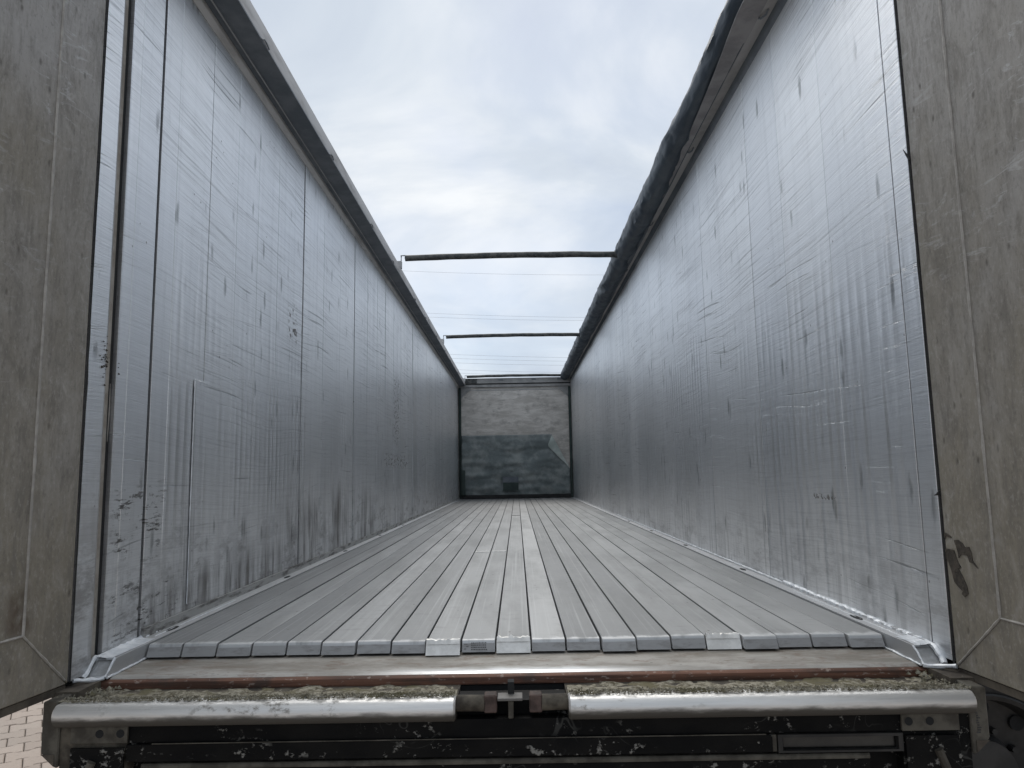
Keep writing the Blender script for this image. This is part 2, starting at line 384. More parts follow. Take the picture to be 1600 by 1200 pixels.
# ------------------------------------------------------------------ mesh toolkit
class MB:
    def __init__(s): s.v = []; s.f = []; s.sm = False
    def quad(s, *p):
        i = len(s.v); s.v += [tuple(q) for q in p]; s.f.append(tuple(range(i, i+len(p))))
    def box(s, x0, x1, y0, y1, z0, z1):
        i = len(s.v)
        s.v += [(x, y, z) for x in (x0, x1) for y in (y0, y1) for z in (z0, z1)]
        s.f += [tuple(i+k for k in q) for q in ((0, 1, 3, 2), (4, 6, 7, 5), (0, 4, 5, 1), (2, 3, 7, 6), (0, 2, 6, 4), (1, 5, 7, 3))]
        return s
    def prism(s, a, b):           # two matching outlines (lists of points)
        i = len(s.v); n = len(a); s.v += [tuple(p) for p in a] + [tuple(p) for p in b]
        for k in range(n): s.f.append((i+k, i+(k+1) % n, i+n+(k+1) % n, i+n+k))
        s.f += [tuple(i+k for k in reversed(range(n))), tuple(i+n+k for k in range(n))]
        return s
    def ext_y(s, prof, y0, y1): return s.prism([(x, y0, z) for x, z in prof], [(x, y1, z) for x, z in prof])
    def ext_z(s, prof, z0, z1): return s.prism([(x, y, z0) for x, y in prof], [(x, y, z1) for x, y in prof])
    def ext_x(s, prof, x0, x1): return s.prism([(x0, y, z) for y, z in prof], [(x1, y, z) for y, z in prof])
    def tube(s, pts, r, n=8, cap=True):
        pts = [Vector(p) for p in pts]; i0 = len(s.v); rs = r if isinstance(r, (list, tuple)) else [r]*len(pts)
        for k, p in enumerate(pts):
            d = (pts[min(k+1, len(pts)-1)]-pts[max(k-1, 0)]).normalized()
            a = d.cross(Vector((0, 0, 1)) if abs(d.z) < .9 else Vector((1, 0, 0))).normalized(); b = d.cross(a)
            for j in range(n):
                t = 2*math.pi*j/n; s.v.append(tuple(p+(a*math.cos(t)+b*math.sin(t))*rs[k]))
        for k in range(len(pts)-1):
            for j in range(n):
                a0 = i0+k*n+j; a1 = i0+k*n+(j+1) % n; s.f.append((a0, a1, a1+n, a0+n))
        if cap:
            s.f.append(tuple(i0+j for j in reversed(range(n)))); e = i0+(len(pts)-1)*n; s.f.append(tuple(e+j for j in range(n)))
        s.sm = True; return s
    def lathe(s, prof, c, axis='y', n=40):     # prof: (radius, along axis)
        i0 = len(s.v); m = len(prof)
        for j in range(n):
            t = 2*math.pi*j/n
            for r, h in prof: s.v.append((c[0]+r*math.cos(t), c[1]+h, c[2]+r*math.sin(t)) if axis == 'y' else (c[0]+h, c[1]+r*math.cos(t), c[2]+r*math.sin(t)))
        for j in range(n):
            for k in range(m-1):
                a = i0+j*m+k; b = i0+((j+1) % n)*m+k; s.f.append((a, b, b+1, a+1))
        s.sm = True; return s
    def grid(s, rows):
        i0 = len(s.v); n = len(rows[0])
        for r in rows: s.v += [tuple(p) for p in r]
        for a in range(len(rows)-1):
            for b in range(n-1): k = i0+a*n+b; s.f.append((k, k+1, k+n+1, k+n))
        s.sm = True; return s
    def mesh(s, name, mat, bevel=0, center=None):
        me = bpy.data.meshes.new(name)
        xs = [[p[k] for p in s.v] for k in range(3)]
        c = center or [(min(a)+max(a))/2 for a in xs]
        me.from_pydata([(p[0]-c[0], p[1]-c[1], p[2]-c[2]) for p in s.v], [], s.f)
        bm = bmesh.new(); bm.from_mesh(me)
        bmesh.ops.recalc_face_normals(bm, faces=bm.faces)
        if bevel:
            ed = [e for e in bm.edges if len(e.link_faces) == 2 and e.calc_face_angle(0) > .6]
            bmesh.ops.bevel(bm, geom=ed, offset=bevel, segments=1, affect='EDGES', clamp_overlap=True)
        bm.to_mesh(me); bm.free(); me.materials.append(mat)
        if s.sm:
            for p in me.polygons: p.use_smooth = True
            try: me.set_sharp_from_angle(angle=rad(40))
            except Exception: pass
        return me, Vector(c)
    def obj(s, name, mat, parent=None, bevel=0, label=None):   # coordinates are relative to the loading floor
        me, c = s.mesh(name, mat, bevel)
        o = bpy.data.objects.new(name, me); COL.objects.link(o); place(o, c+Vector((0, 0, ZF)), parent)
        if label: o['label'] = label
        return o
WORLD = {}
def place(o, world, parent=None):
    WORLD[o.name] = world.copy()
    if parent: o.parent = parent; o.location = world-WORLD[parent.name]
    else: o.location = world
def tag(o, label, cat, group=None, kind=None):
    o['label'] = label; o['category'] = cat
    if group: o['group'] = group
    if kind: o['kind'] = kind
    return o
def empty(name, loc, label, cat, group=None):
    o = bpy.data.objects.new(name, None); COL.objects.link(o); o.empty_display_size = .2
    place(o, Vector(loc)); return tag(o, label, cat, group)
def nz(*p): return noise.noise(Vector(p))

W = 1.24; Y1 = 15.85
# ------------------------------------------------------------------ yard
g = MB(); S = 1500
g.quad((-S, -S, -ZF-.02), (S, -S, -ZF-.02), (S, S, -ZF-.02), (-S, S, -ZF-.02))
ground = g.obj('ground', M['ground']); ground['kind'] = 'structure'; ground['label'] = 'beige interlocking paved yard under the trailer'
PL, PH, AMP = .200, .165, .0125
def edge(j, n=2):            # one stone's outline half: high at the ends, low at the waist
    return [(-.5, 1), (-.30, 1), (-.17, -1), (.17, -1), (.30, 1), (.5, 1)]
jt = .003
top = [(u*(PL-2*jt), PH/2-jt+AMP*k) for u, k in edge(0)]
out = top[::-1]+[(x, -y) for x, y in top]
rawtop = out; b_in = .006
mbp = MB()
i = 0
cut = [(x*.94, y*.93) for x, y in rawtop]
n = len(rawtop)
mbp.v = [(x, y, -.03) for x, y in rawtop]+[(x, y, -.005) for x, y in rawtop]+[(x, y, 0) for x, y in cut]
for k in range(n):
    mbp.f += [(k, (k+1) % n, n+(k+1) % n, n+k), (n+k, n+(k+1) % n, 2*n+(k+1) % n, 2*n+k)]
mbp.f.append(tuple(2*n+k for k in range(n)))
pme, _ = mbp.mesh('paver', M['paver'], center=(0, 0, 0))
cnt = 0; PROT = rad(33)
MB().box(-5.6, -1.9, 3.1, 6.9, -ZF-.019, -ZF-.004).obj('joint_sand', M['sand'], ground)
for r in range(17):
    for q in range(17):
        o = bpy.data.objects.new('paver', pme); COL.objects.link(o)
        u_, v_ = (q-8)*PL+(PL/2 if r % 2 else 0), (r-8)*PH; ca, sa = math.cos(PROT), math.sin(PROT)
        place(o, Vector((-3.75+u_*ca-v_*sa, 5.0+u_*sa+v_*ca, .012+rnd.uniform(-.002, .002))), ground); cnt += 1
        o.rotation_euler = (rnd.uniform(-.012, .012), rnd.uniform(-.012, .012), PROT)

# ------------------------------------------------------------------ trailer
T = empty('trailer', (0, 8.9, 0), 'open aluminium walking floor trailer body seen from its open rear doors', 'trailer')

# floor slats
PITCHS = .112; X0 = -1.176
caps = {8, 10, 16}
for k in range(21):
    xa, xb = X0+k*PITCHS+.0028, X0+(k+1)*PITCHS-.0028
    ye = 2.395+.010*nz(k*.9, 3, 1)+(-.016 if k in (13, 17, 20, 8) else 0)
    dz = rnd.uniform(-.0022, .0022)
    b = .0025
    prof = [(ye, dz-.004), (ye+.004, dz), (Y1-.02, dz), (Y1-.02, -.036), (ye-.016, -.036)]
    m_ = MB(); m_.ext_x(prof, xa, xb)
    o = m_.obj('floor_slat', M['floor'], T, bevel=.0014)
    e_ = MB()                                                    # sawn end face set proud of the slat
    e_.ext_x([(ye-.0008, dz-.006), (ye+.003, dz-.006), (ye-.013, -.0355), (ye-.0172, -.0355)], xa+.0006, xb-.0006)
    if k in caps:
        ce = MB()
        ce.ext_x([(ye-.003, dz-.004), (ye+.004, dz-.004), (ye-.012, -.039), (ye-.0205, -.039)], xa-.001, xb+.001)
        nn = 15; rows = []
        for a in range(5):
            row = []
            for q in range(nn):
                x = xa+(xb-xa)*q/(nn-1); t = a/4
                row.append((x, ye-.008+t*(.020+.012*nz(x*40, k, 2)), dz+.0012+.0075*math.sin(t*math.pi)*max(.1, .8+1.3*nz(x*75, a*2, k))-(.008 if a == 0 else 0)))
            rows.append(row)
        ce.grid(rows)
        ce.obj('end_cap', M['cap'], o, label='bright worn end cap with ragged edge')
    else:
        e_.obj('end_face', M['slatend'], o)
    if k == 9:                                                   # little plate with lines of print
        pm = MB()
        for r_ in range(4):
            zc = -.010-.006*r_; x = xa+.030
            yy = ye-.0015-(-.006-zc)*.56-.0008
            while x < xb-.03:
                wdt = rnd.uniform(.002, .005)
                pm.quad((x, yy+.0006, zc+.0012), (x+wdt, yy+.0006, zc+.0012), (x+wdt, yy-.0008, zc-.0012), (x, yy-.0008, zc-.0012)); x += wdt+.0018
        for q in range(7):
            x = xa+.008+.0035*(q % 4); zc = -.013-.0065*(q//2 % 3); yy = ye-.0015-(-.006-zc)*.56-.0008
            pm.quad((x, yy+.0006, zc+.001), (x+.0025, yy+.0006, zc+.001), (x+.0025, yy-.0006, zc-.001), (x, yy-.0006, zc-.001))
        pm.obj('print', M['mark'], o)
    if k == 10: MB().box(xa, xb, 9.3, 9.34, dz, dz+.003).obj('joint_strip', M['gap'], o)
    if k in (8, 9): MB().box(xa+.005, xb-.005, 5.02, 5.05, dz, dz+.004).obj('weld_strip', M['cap'], o)
MB().box(-1.22, 1.22, 2.42, Y1, -.060, -.038).obj('subfloor', M['gap'], T)

# side rails of the floor, box section with an open slanted end, smeared with sealant
for s in (-1, 1):
    xi, xo = s*1.178, s*1.236
    yt, yb = 2.215, 2.165
    def rp(y, zt, zb, t=0): return None
    rm_ = MB(); t = .005
    lo, hi = sorted((xi, xo))
    # four walls of the tube
    def wallp(x0, x1, z0, z1):
        f = lambda z: yb+(yt-yb)*((z+.042)/.046)
        a = [(x0, f(z0), z0), (x1, f(z0), z0), (x1, f(z1), z1), (x0, f(z1), z1)]
        rm_.prism(a, [(p[0], Y1-.01, p[2]) for p in a])
    wallp(lo, hi, -.001, .004); wallp(lo, hi, -.042, -.037); wallp(lo, lo+t, -.037, -.001); wallp(hi-t, hi, -.037, -.001)
    o = rm_.obj('side_rail', M['side'], T)
    fy = lambda z: yb+(yt-yb)*((z+.042)/.046)+(.012 if s < 0 else .006)
    MB().prism([(lo+t, fy(-.037), -.037), (hi-t, fy(-.037), -.037), (hi-t, fy(-.001), -.001), (lo+t, fy(-.001), -.001)], [(lo+t, 2.32, -.037), (hi-t, 2.32, -.037), (hi-t, 2.32, -.001), (lo+t, 2.32, -.001)]).obj('tube_plug', M['plug'], o)
    # angle leg standing against the wall
    sl = MB(); xw0, xw1 = sorted((s*1.2385, s*1.230))
    sl.box(xw0, xw1, 2.47 if s < 0 else 2.24, Y1-.02, .004, .036 if s < 0 else .012); sl.obj('angle_leg', M['leg' if s < 0 else 'side'], o)
    def bead(pts, r, nm='sealant_bead', mat='seal', seg=.012):
        P = []
        for a, b2 in zip(pts, pts[1:]):
            a, b2 = Vector(a), Vector(b2); n_ = max(2, int((b2-a).length/seg))
            P += [a.lerp(b2, q/n_) for q in range(n_)]
        P.append(Vector(pts[-1]))
        P = [p+Vector((nz(p.y*60, p.z*60, 1), nz(p.y*50, 5, p.x*50), nz(p.x*60, p.y*60, 9)))*r*.6 for p in P]
        R_ = [max(.25*r, r*(1+.65*nz(p.x*55, p.y*55, p.z*55+7))) for p in P]
        return MB().tube(P, R_, 7).obj(nm, M[mat], o)
    bead([(s*1.236, 2.15, -.036), (s*1.237, 2.20, .004), (s*1.237, 2.47, .007), (s*1.237, 3.4 if s > 0 else 2.62, .006 if s < 0 else .012)], .0065 if s < 0 else .0085)
    if s > 0: bead([(1.233, 3.4, .011), (1.233, 9.0, .013)], .0050, seg=.03)
    bead([(s*1.240, 2.105, -.030), (s*1.200, 2.155, -.043), (s*1.183, 2.165, -.040)], .006)
    bead([(s*1.176, 2.165, -.041), (s*1.176, 2.385, -.039)], .003)
    bead([(s*1.182, 2.163, -.038), (s*1.182, 2.212, .003), (s*1.205, 2.213, .004)], .0034)
    bead([(s*1.207, 2.50 if s < 0 else 2.22, .0045), (s*1.207, 3.2, .0045)], .0016)
    # smeared silver skin over the tube end
    rows = []
    for a in range(14):
        y = 2.205+(.26 if s < 0 else .12)*a/13; row = []
        for q in range(8):
            x = s*(1.186+.050*q/7)
            row.append((x, y, .0048+.0035*max(0, nz(x*70, y*25, 3)+.35)*(1-a/13)+(.006*(q/7)**3)))
        rows.append(row)
    MB().grid(rows).obj('sealant_smear', M['seal'], o)
    for q, ys in enumerate((2.62, 3.9, 5.2, 6.5, 7.8)):
        sl = MB(); cx_ = s*1.205; n_ = 12
        ring = [(cx_+.011*math.cos(2*math.pi*a/n_), ys+.045*math.sin(2*math.pi*a/n_)) for a in range(n_)]
        sl.ext_z(ring, .0041, .0056); sl.obj('drain_slot', M['gap'], o)

# walls: backing skin + extruded planks
left_edges = [(2.309, 2.450), (2.466, 2.590), (2.590, 2.883), (2.883, 3.170), (3.170, 3.440), (3.440, 3.74), (3.74, 4.195),
              (4.212, 4.66), (4.66, 5.11), (5.11, 5.565), (5.585, 6.07), (6.07, 6.50), (6.50, 6.905), (6.925, 7.40), (7.40, 7.86),
              (7.86, 8.32), (8.32, 8.765), (8.785, 9.24)]
y = 9.24
while y < 15.5: left_edges.append((y, min(y+.457, Y1-.03))); y += .457
right_edges = [(2.122, 2.216), (2.216, 2.690), (2.690, 3.146), (3.146, 3.58), (3.58, 4.07)]
y = 4.07
while y < 15.5: right_edges.append((y, min(y+.457, Y1-.03))); y += .457
for s, edges, ztop, mat in ((-1, left_edges, 2.425, 'wall_l'), (1, right_edges, 2.56, 'wall_r')):
    lo, hi = sorted((s*1.262, s*1.285))
    sw = MB().box(lo, hi, 2.09, Y1+.02, -.20, ztop+.05).obj('side_wall', M['gap'], T)
    for ya, yb in edges:
        gy = .0016 if s > 0 or ya < 2.7 else .0016+.0022*min(1, (ya-2.7)/2.5)
        x0 = s*(W+rnd.uniform(0, .0015)); lo, hi = sorted((x0, s*1.261))
        MB().box(lo, hi, ya+gy, yb-gy, -.02, ztop).obj('wall_plank', M[mat], sw, bevel=.0014)
    if s < 0:
        MB().box(-1.2395, -1.2345, 2.795, 2.880, .055, .915).obj('repair_strip', M['wall_l'], sw, bevel=.0015, label='raised upright repair strip with rough edges')
        for yy in (2.796, 2.879):
            P = [Vector((-1.2375, yy, .06+.85*q/60)) for q in range(61)]
            R_ = [.0022*(1+.9*nz(q*.7, yy*9, 2)) for q in range(61)]
            MB().tube(P, R_, 6).obj('weld_bead', M['seal'], sw)
        MB().box(-1.2395, -1.236, 8.76, 8.80, .0, 2.42).obj('cover_strip', M['wall_l'], sw)

# rear left corner post with its groove
pm = MB()
pm.ext_z([(-1.24, 2.096), (-1.24, 2.184), (-1.247, 2.186), (-1.2515, 2.187), (-1.2515, 2.14), (-1.262, 2.14), (-1.262, 2.096)], -.03, 2.6)
pm.ext_z([(-1.262, 2.246), (-1.241, 2.2455), (-1.2395, 2.249), (-1.2395, 2.306), (-1.262, 2.306)], -.03, 2.6)
cpo = pm.obj('corner_post', M['wall_l'], T)
MB().box(-1.300, -1.2525, 2.10, 2.228, -.03, 2.6).obj('groove', M['groove'], cpo)
MB().box(-1.300, -1.2535, 2.2285, 2.300, -.03, 2.6).obj('groove_shade', M['gap'], cpo)  # dark strip that paints the shade on the groove's far side
MB().tube([(-1.241, 2.1865, -.02), (-1.241, 2.1865, 2.5)], .0022, 6).obj('bead', M['pale'], cpo)
MB().tube([(-1.257, 2.238, .9), (-1.255, 2.240, .75), (-1.257, 2.237, .6), (-1.256, 2.239, .45)], [.002, .004, .003, .001], 6).obj('old_weld', M['weld'], cpo)
# mud splash stuck in the groove
mb = MB(); rr = random.Random(3)
for q in range(190):
    rad_ = abs(rr.gauss(0, .032)); an = rr.uniform(0, 6.28); zc = .90+rad_*math.cos(an)*1.2; yc = 2.205+rad_*math.sin(an)*.8; xx = -1.240 if not (2.187 < yc < 2.245) else -1.258
    a = rr.uniform(.0015, .0048)*(1.5 if rad_ < .02 else 1)
    mb.tube([(xx-.002, yc, zc-a), (xx+.003, yc+a*.3, zc), (xx-.002, yc, zc+a)], [.0008, a*.7, .0008], 5)
mb.obj('mud_splash', M['muck'], cpo)

# top rails
def rail_sweep(prof, ys, fx):
    m_ = MB()
    for a, b in zip(ys, ys[1:]): m_.prism([(x+fx(a)[0], a, z+fx(a)[1]) for x, z in prof], [(x+fx(b)[0], b, z+fx(b)[1]) for x, z in prof])
    return m_
tl = MB().ext_y([(-1.285, 2.426), (-1.2385, 2.426), (-1.222, 2.448), (-1.222, 2.468), (-1.285, 2.468)], 2.09, Y1).obj('top_rail', M['rail'], T)
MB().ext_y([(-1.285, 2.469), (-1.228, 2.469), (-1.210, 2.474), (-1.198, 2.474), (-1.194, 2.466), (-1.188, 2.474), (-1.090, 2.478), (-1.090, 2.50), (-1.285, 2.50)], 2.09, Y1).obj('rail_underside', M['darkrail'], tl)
MB().tube([(-1.192, 2.10, 2.467), (-1.192, Y1, 2.467)], .0035, 6).obj('rail_rib', M['lip'], tl)
m_ = MB(); N = 90; rows = []
for q in range(N+1):
    yv = 2.09+(Y1-2.09)*q/N
    rows.append([(-1.091, yv, 2.481+.004*nz(yv*3, 1, 1)), (-1.087, yv, 2.50), (-1.087, yv, 2.562+.002*nz(yv*2, 5, 1)), (-1.095, yv, 2.567), (-1.20, yv, 2.568), (-1.285, yv, 2.56)])
m_.grid(rows); m_.obj('rail_face', M['rail'], tl)
for q in range(11):
    yh = 3.0+q*1.17
    yh += .25*nz(yh, 3, 3)
    MB().tube([(-1.087, yh, 2.477), (-1.0835, yh+.02, 2.490), (-1.084, yh+.05, 2.493), (-1.085, yh+.09, 2.484)], .0035, 6).obj('tarp_hook', M['darkrail'], tl)
tr = MB().ext_y([(1.285, 2.561), (1.246, 2.561), (1.236, 2.585), (1.228, 2.612), (1.285, 2.612)], 2.09, Y1).obj('top_rail', M['darkrail'], T)
MB().ext_y([(1.285, 2.613), (1.224, 2.613), (1.168, 2.603), (1.160, 2.609), (1.160, 2.660), (1.285, 2.660)], 2.09, Y1).obj('rail_face', M['rail'], tr)
for q in range(9):
    yh = 3.05+q*1.4
    MB().tube([(1.205, yh, 2.608), (1.200, yh+.02, 2.594), (1.185, yh+.05, 2.594), (1.18, yh+.06, 2.604)], .005, 6).obj('tarp_hook', M['darkrail'], tr)

# headboard
hb = MB().box(-1.284, 1.284, Y1, Y1+.05, -.05, 2.44).obj('headboard', M['head'], T)
MB().box(-1.235, -1.185, Y1-.06, Y1+.02, -.03, 2.43).obj('post', M['green'], hb)
MB().box(1.185, 1.235, Y1-.06, Y1+.02, -.03, 2.43).obj('post', M['green'], hb)
MB().box(-1.24, 1.24, Y1-.05, Y1+.06, 2.442, 2.50).obj('cross_beam', M['pale'], hb)
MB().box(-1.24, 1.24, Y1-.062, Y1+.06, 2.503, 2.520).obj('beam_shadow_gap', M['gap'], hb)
MB().box(-1.24, 1.24, Y1-.07, Y1+.08, 2.523, 2.635).obj('top_beam', M['pale'], hb)
MB().box(-1.235, -.83, Y1-.082, Y1-.071, 2.527, 2.632).obj('beam_sleeve', M['bow'], hb)
MB().box(-1.0, 1.0, Y1-.010, Y1-.001, 2.372, 2.386).obj('board_edge', M['lip'], hb)
for s in (-1, 1):
    MB().prism([(s*1.184, Y1-.03, 2.44), (s*.95, Y1-.03, 2.44), (s*1.184, Y1-.03, 2.20)], [(s*1.184, Y1-.002, 2.44), (s*.95, Y1-.002, 2.44), (s*1.184, Y1-.002, 2.20)]).obj('gusset', M['pale'], hb)
    MB().tube([(s*.97, Y1-.035, 2.425), (s*1.175, Y1-.035, 2.215)], .010, 6).obj('gusset_rib', M['lip'], hb)
MB().box(-1.19, 1.19, Y1-.035, Y1-.002, -.03, .10).obj('kick_board', M['darkrail'], hb)
for xx in (-.35, .38, .95): MB().box(xx, xx+.10, Y1-.085, Y1-.072, 2.585, 2.612).obj('rail_notch', M['darkrail'], hb)

# rear sill and bumper
MB().ext_x([(2.43, -.043), (2.19, -.043), (2.178, -.048), (2.178, -.056), (2.43, -.056)], -1.176, 1.176).obj('sill_plate', M['sill'], T)
rs = MB()
nx = 120; rows = []
for q in range(nx+1):
    x = -1.235+2.47*q/nx; d = .0012*nz(x*9, 2, 2)
    rows.append([(x, 2.182, -.0485+d), (x, 2.170+d, -.049), (x, 2.163+d, -.054), (x, 2.161+d*2, -.066), (x, 2.163+d*2, -.074), (x, 2.175, -.078)])
rs.grid(rows); rs.obj('rust_strip', M['rust'], T, label='rusty steel edge strip along the sill')
MB().box(-1.24, 1.24, 2.17, 2.40, -.20, -.0785).obj('sill_beam', M['gap'], T)
for xa, xb in ((-1.204, -.152), (.146, 1.202)):
    MB().box(xa, xb, 1.99, 2.165, -.098, -.074).obj('ledge', M['muck'], T)
    bm_ = MB()
    pr = []
    for q in range(13):
        t = rad(118+q*(290-118)/12); pr.append((1.990+.034*math.cos(t), -.0855+.0315*math.sin(t)))
    pr = pr+[(2.02, -.113), (2.02, -.0575)]
    rows = []
    for q in range(2):
        rows.append([((xa, xb)[q], yy, zz) for yy, zz in pr])
    bm_.prism(*rows); bm_.sm = True
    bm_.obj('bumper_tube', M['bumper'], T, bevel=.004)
beam = MB().box(-1.0165, 1.0165, 1.992, 2.12, -.160, -.1145).obj('cross_beam', M['black'], T)
MB().box(-1.018, .676, 1.984, 2.12, -.206, -.163).obj('lower_beam', M['black'], T, bevel=.0015)
MB().tube([(-.95, 1.985, -.1615), (-.2, 1.985, -.1612), (.66, 1.985, -.1615)], .0016, 5).obj('worn_edge', M['bracket'], beam)
MB().box(-1.12, 1.12, 2.03, 2.4, -.50, -.207).obj('frame_panel', M['black'], T)
MB().ext_x([(2.028, -.214), (1.994, -.214), (1.990, -.219), (1.990, -.227), (2.028, -.227)], -.98, .93).obj('frame_lip', M['bracket'], T, bevel=.001)
MB().box(-.98, .93, 1.995, 2.028, -.42, -.229).obj('lower_panel', M['black'], T)
# recessed lamp at the right
lp = MB()
for a in ((.690, .702, -.208, -.163), (1.004, 1.016, -.208, -.163), (.702, 1.004, -.170, -.163), (.702, 1.004, -.208, -.203)):
    lp.box(a[0], a[1], 1.984, 2.03, a[2], a[3])
lm = lp.obj('lamp_frame', M['rim'], T)
MB().box(.704, 1.002, 1.998, 2.02, -.2025, -.1705).obj('lamp_lens', M['lens'], lm, bevel=.004)
MB().box(.655, .688, 1.990, 2.03, -.206, -.165).obj('end_plate', M['bracket'], T)
for s in (-1, 1):
    a, b = sorted((s*1.015, s*1.165))
    pl = MB().box(a, b, 1.983, 1.991, -.158, -.116).obj('bolt_plate', M['bracket'], T, bevel=.001)
    for xx in (1.033, 1.088):
        MB().lathe([(0, -.0022), (.0105, -.0022), (.0105, 0)], (s*xx, 1.984, -.134), n=16).obj('bolt_hole', M['gap'], pl)
    MB().box(min(s*1.018, s*1.196), max(s*1.018, s*1.196), 1.993, 2.05, -.45, -.10).obj('back_plate', M['muck'] if s < 0 else M['black'], T)
    # chipped gusset plate below
    x1, x2 = s*1.02, s*1.16
    MB().prism([(x1, 1.978, -.168), (x2, 1.978, -.168), (x2, 1.978, -.26), (s*1.06, 1.978, -.36), (x1, 1.978, -.36)],
               [(x1, 1.983, -.168), (x2, 1.983, -.168), (x2, 1.983, -.26), (s*1.06, 1.983, -.36), (x1, 1.983, -.36)]).obj('gusset_plate', M['black'], T)
    MB().tube([(s*1.10, 1.975, -.20), (s*1.18, 1.985, -.40)], .011, 8).obj('brace', M['bracket'], T)
    # upright end bracket with slanted foot
    prof = [(s*1.205, -.050), (s*1.243, -.052), (s*1.243, -.180), (s*1.205, -.218), (s*1.196, -.218), (s*1.196, -.10)]
    br = MB().prism([(x, 1.985, z) for x, z in prof], [(x, 2.06, z) for x, z in prof]).obj('end_bracket', M['bracket'], T, bevel=.003)
    foot = [(s*1.240, -.184), (s*1.206, -.184), (s*1.206, -.214)]
    MB().prism([(x, 1.9835, z) for x, z in foot], [(x, 1.9848, z) for x, z in foot]).obj('dark_foot', M['brown'], br)
    lo, hi = sorted((s*1.19, s*1.262))
    MB().box(lo, hi, 2.05, 2.16, -.085, -.046).obj('hinge_lug', M['brown'], T)
    if s > 0:
        pm = MB()
        for q in range(9):
            zc = -.118-.006*q; xx = 1.2085+.004*rnd.random()
            pm.box(xx, xx+rnd.uniform(.004, .010), 1.9836, 1.9848, zc, zc+.003)
        pm.obj('stamped_marks', M['mark'], br)
# latch in the gap between the tubes
lt = MB().box(-.150, .144, 2.030, 2.12, -.20, -.0795).obj('latch_recess', M['black'], T)
MB().tube([(-.150, 2.012, -.079), (-.075, 2.008, -.079)], .021, 12).obj('hinge_barrel', M['muck'], lt)
MB().tube([(.144, 2.012, -.079), (.075, 2.008, -.079)], .021, 12).obj('hinge_barrel', M['muck'], lt)
for x in (-.077, .043): MB().box(x, x+.034, 1.990, 2.03, -.100, -.055).obj('latch_block', M['latch'], lt, bevel=.003)
MB().box(-.041, .025, 1.978, 2.03, -.0665, -.0595).obj('latch_bar', M['steel'], lt, bevel=.001)
MB().ext_z([(-.013, 1.982), (.001, 1.982), (.001, 2.03), (-.013, 2.03)], -.112, -.0675).obj('latch_stem', M['bracket'], lt, bevel=.002)
MB().box(-.014, .003, 2.02, 2.05, -.059, -.030).obj('latch_pin', M['gap'], lt)

# chassis below, out of sight from the rear but carrying the body
MB().box(-1.26, 1.26, 2.45, Y1+.05, -.20, -.09).obj('cross_members', M['gap'], T)
for s in (-1, 1):
    a, b = sorted((s*.45, s*.60)); MB().box(a, b, 2.45, 15.0, -.62, -.201).obj('chassis_beam', M['gap'], T)

# rear doors, swung open towards the viewer
def door(hx, hy, dx, dy, s, wj, zj):
    L_ = math.hypot(dx, dy); dx, dy = dx/L_, dy/L_
    nx_, ny_ = (-s*abs(dy), s*dx*1.0)
    # normal pointing into the passage
    nx_, ny_ = (dy, -dx) if s > 0 else (-dy, dx)
    P = lambda u, z, t=0.0: (hx+dx*u+nx_*t, hy+dy*u+ny_*t, z)
    Wd, z0, z1 = 1.22, -.034, 2.56
    def plate(poly, t0, t1): return MB().prism([P(u, z, t0) for u, z in poly], [P(u, z, t1) for u, z in poly])
    gq = .0008
    dr = plate([(wj+gq, zj+gq), (Wd-wj-gq, zj+gq), (Wd-wj-gq, z1-wj), (wj+gq, z1-wj)], -.045, -.0012).obj('rear_door', M['door'], T,
               label='dusty rear door standing open at the ' + ('left' if s < 0 else 'right'))
    plate([(0, z0), (wj-gq, zj+gq), (wj-gq, z1-wj), (0, z1)], -.05, 0).obj('door_stile', M['door'], dr, bevel=.0025)
    plate([(Wd, z0), (Wd-wj+gq, zj+gq), (Wd-wj+gq, z1-wj), (Wd, z1)], -.05, 0).obj('door_stile', M['door'], dr, bevel=.0025)
    plate([(.003, z0), (Wd-.003, z0), (Wd-wj-.002, zj-gq), (wj+.002, zj-gq)], -.05, -.0006).obj('door_rail', M['door'], dr, bevel=.0025)
    plate([(.003, z1), (Wd-.003, z1), (Wd-wj-.002, z1-wj+gq), (wj+.002, z1-wj+gq)], -.05, -.0006).obj('door_rail', M['door'], dr, bevel=.0025)
    def bead(a, b, r):
        n_ = 70; pts = []; R_ = []
        for q in range(n_+1):
            u = a[0]+(b[0]-a[0])*q/n_; z = a[1]+(b[1]-a[1])*q/n_
            pts.append(P(u+.0012*nz(z*14, u*14, s), z, -.0008)); R_.append(r*(1+.45*nz(z*40, u*40, 3+s)))
        MB().tube(pts, R_, 6).obj('weld_bead', M['weld' if a[1] != b[1] or r < .004 else 'weld'], dr)
    bead((wj, zj), (wj, z1-wj), .0042)
    bead((0.012, z0+.012), (wj, zj), .0036)
    bead((wj, zj), (Wd-wj, zj), .0036)
    plate([(.004, z0-.002), (Wd, z0-.002), (Wd, z0-.022), (.004, z0-.022)], -.05, -.004).obj('bottom_seal', M['brown'], dr)
    # torn rubber between door and wall
    rows = []
    for q in range(121):
        z = -.03+2.6*q/120; wv = .010+.004*nz(z*3, s, 1)+.003*nz(z*13, s, 4)
        rows.append([(hx, hy+.004, z), (hx-s*.004, hy+.002+wv*.4, z), (hx-s*.002, hy+wv, z)])
    sl = MB().grid(rows).obj('door_seal', M['rubber'], dr)
    return dr, P
dl, PLf = door(-1.243, 2.088, -.133, -.991, -1, .168, .130)
drr, PRf = door(1.2445, 2.112, .084, -.9965, 1, .188, .134)
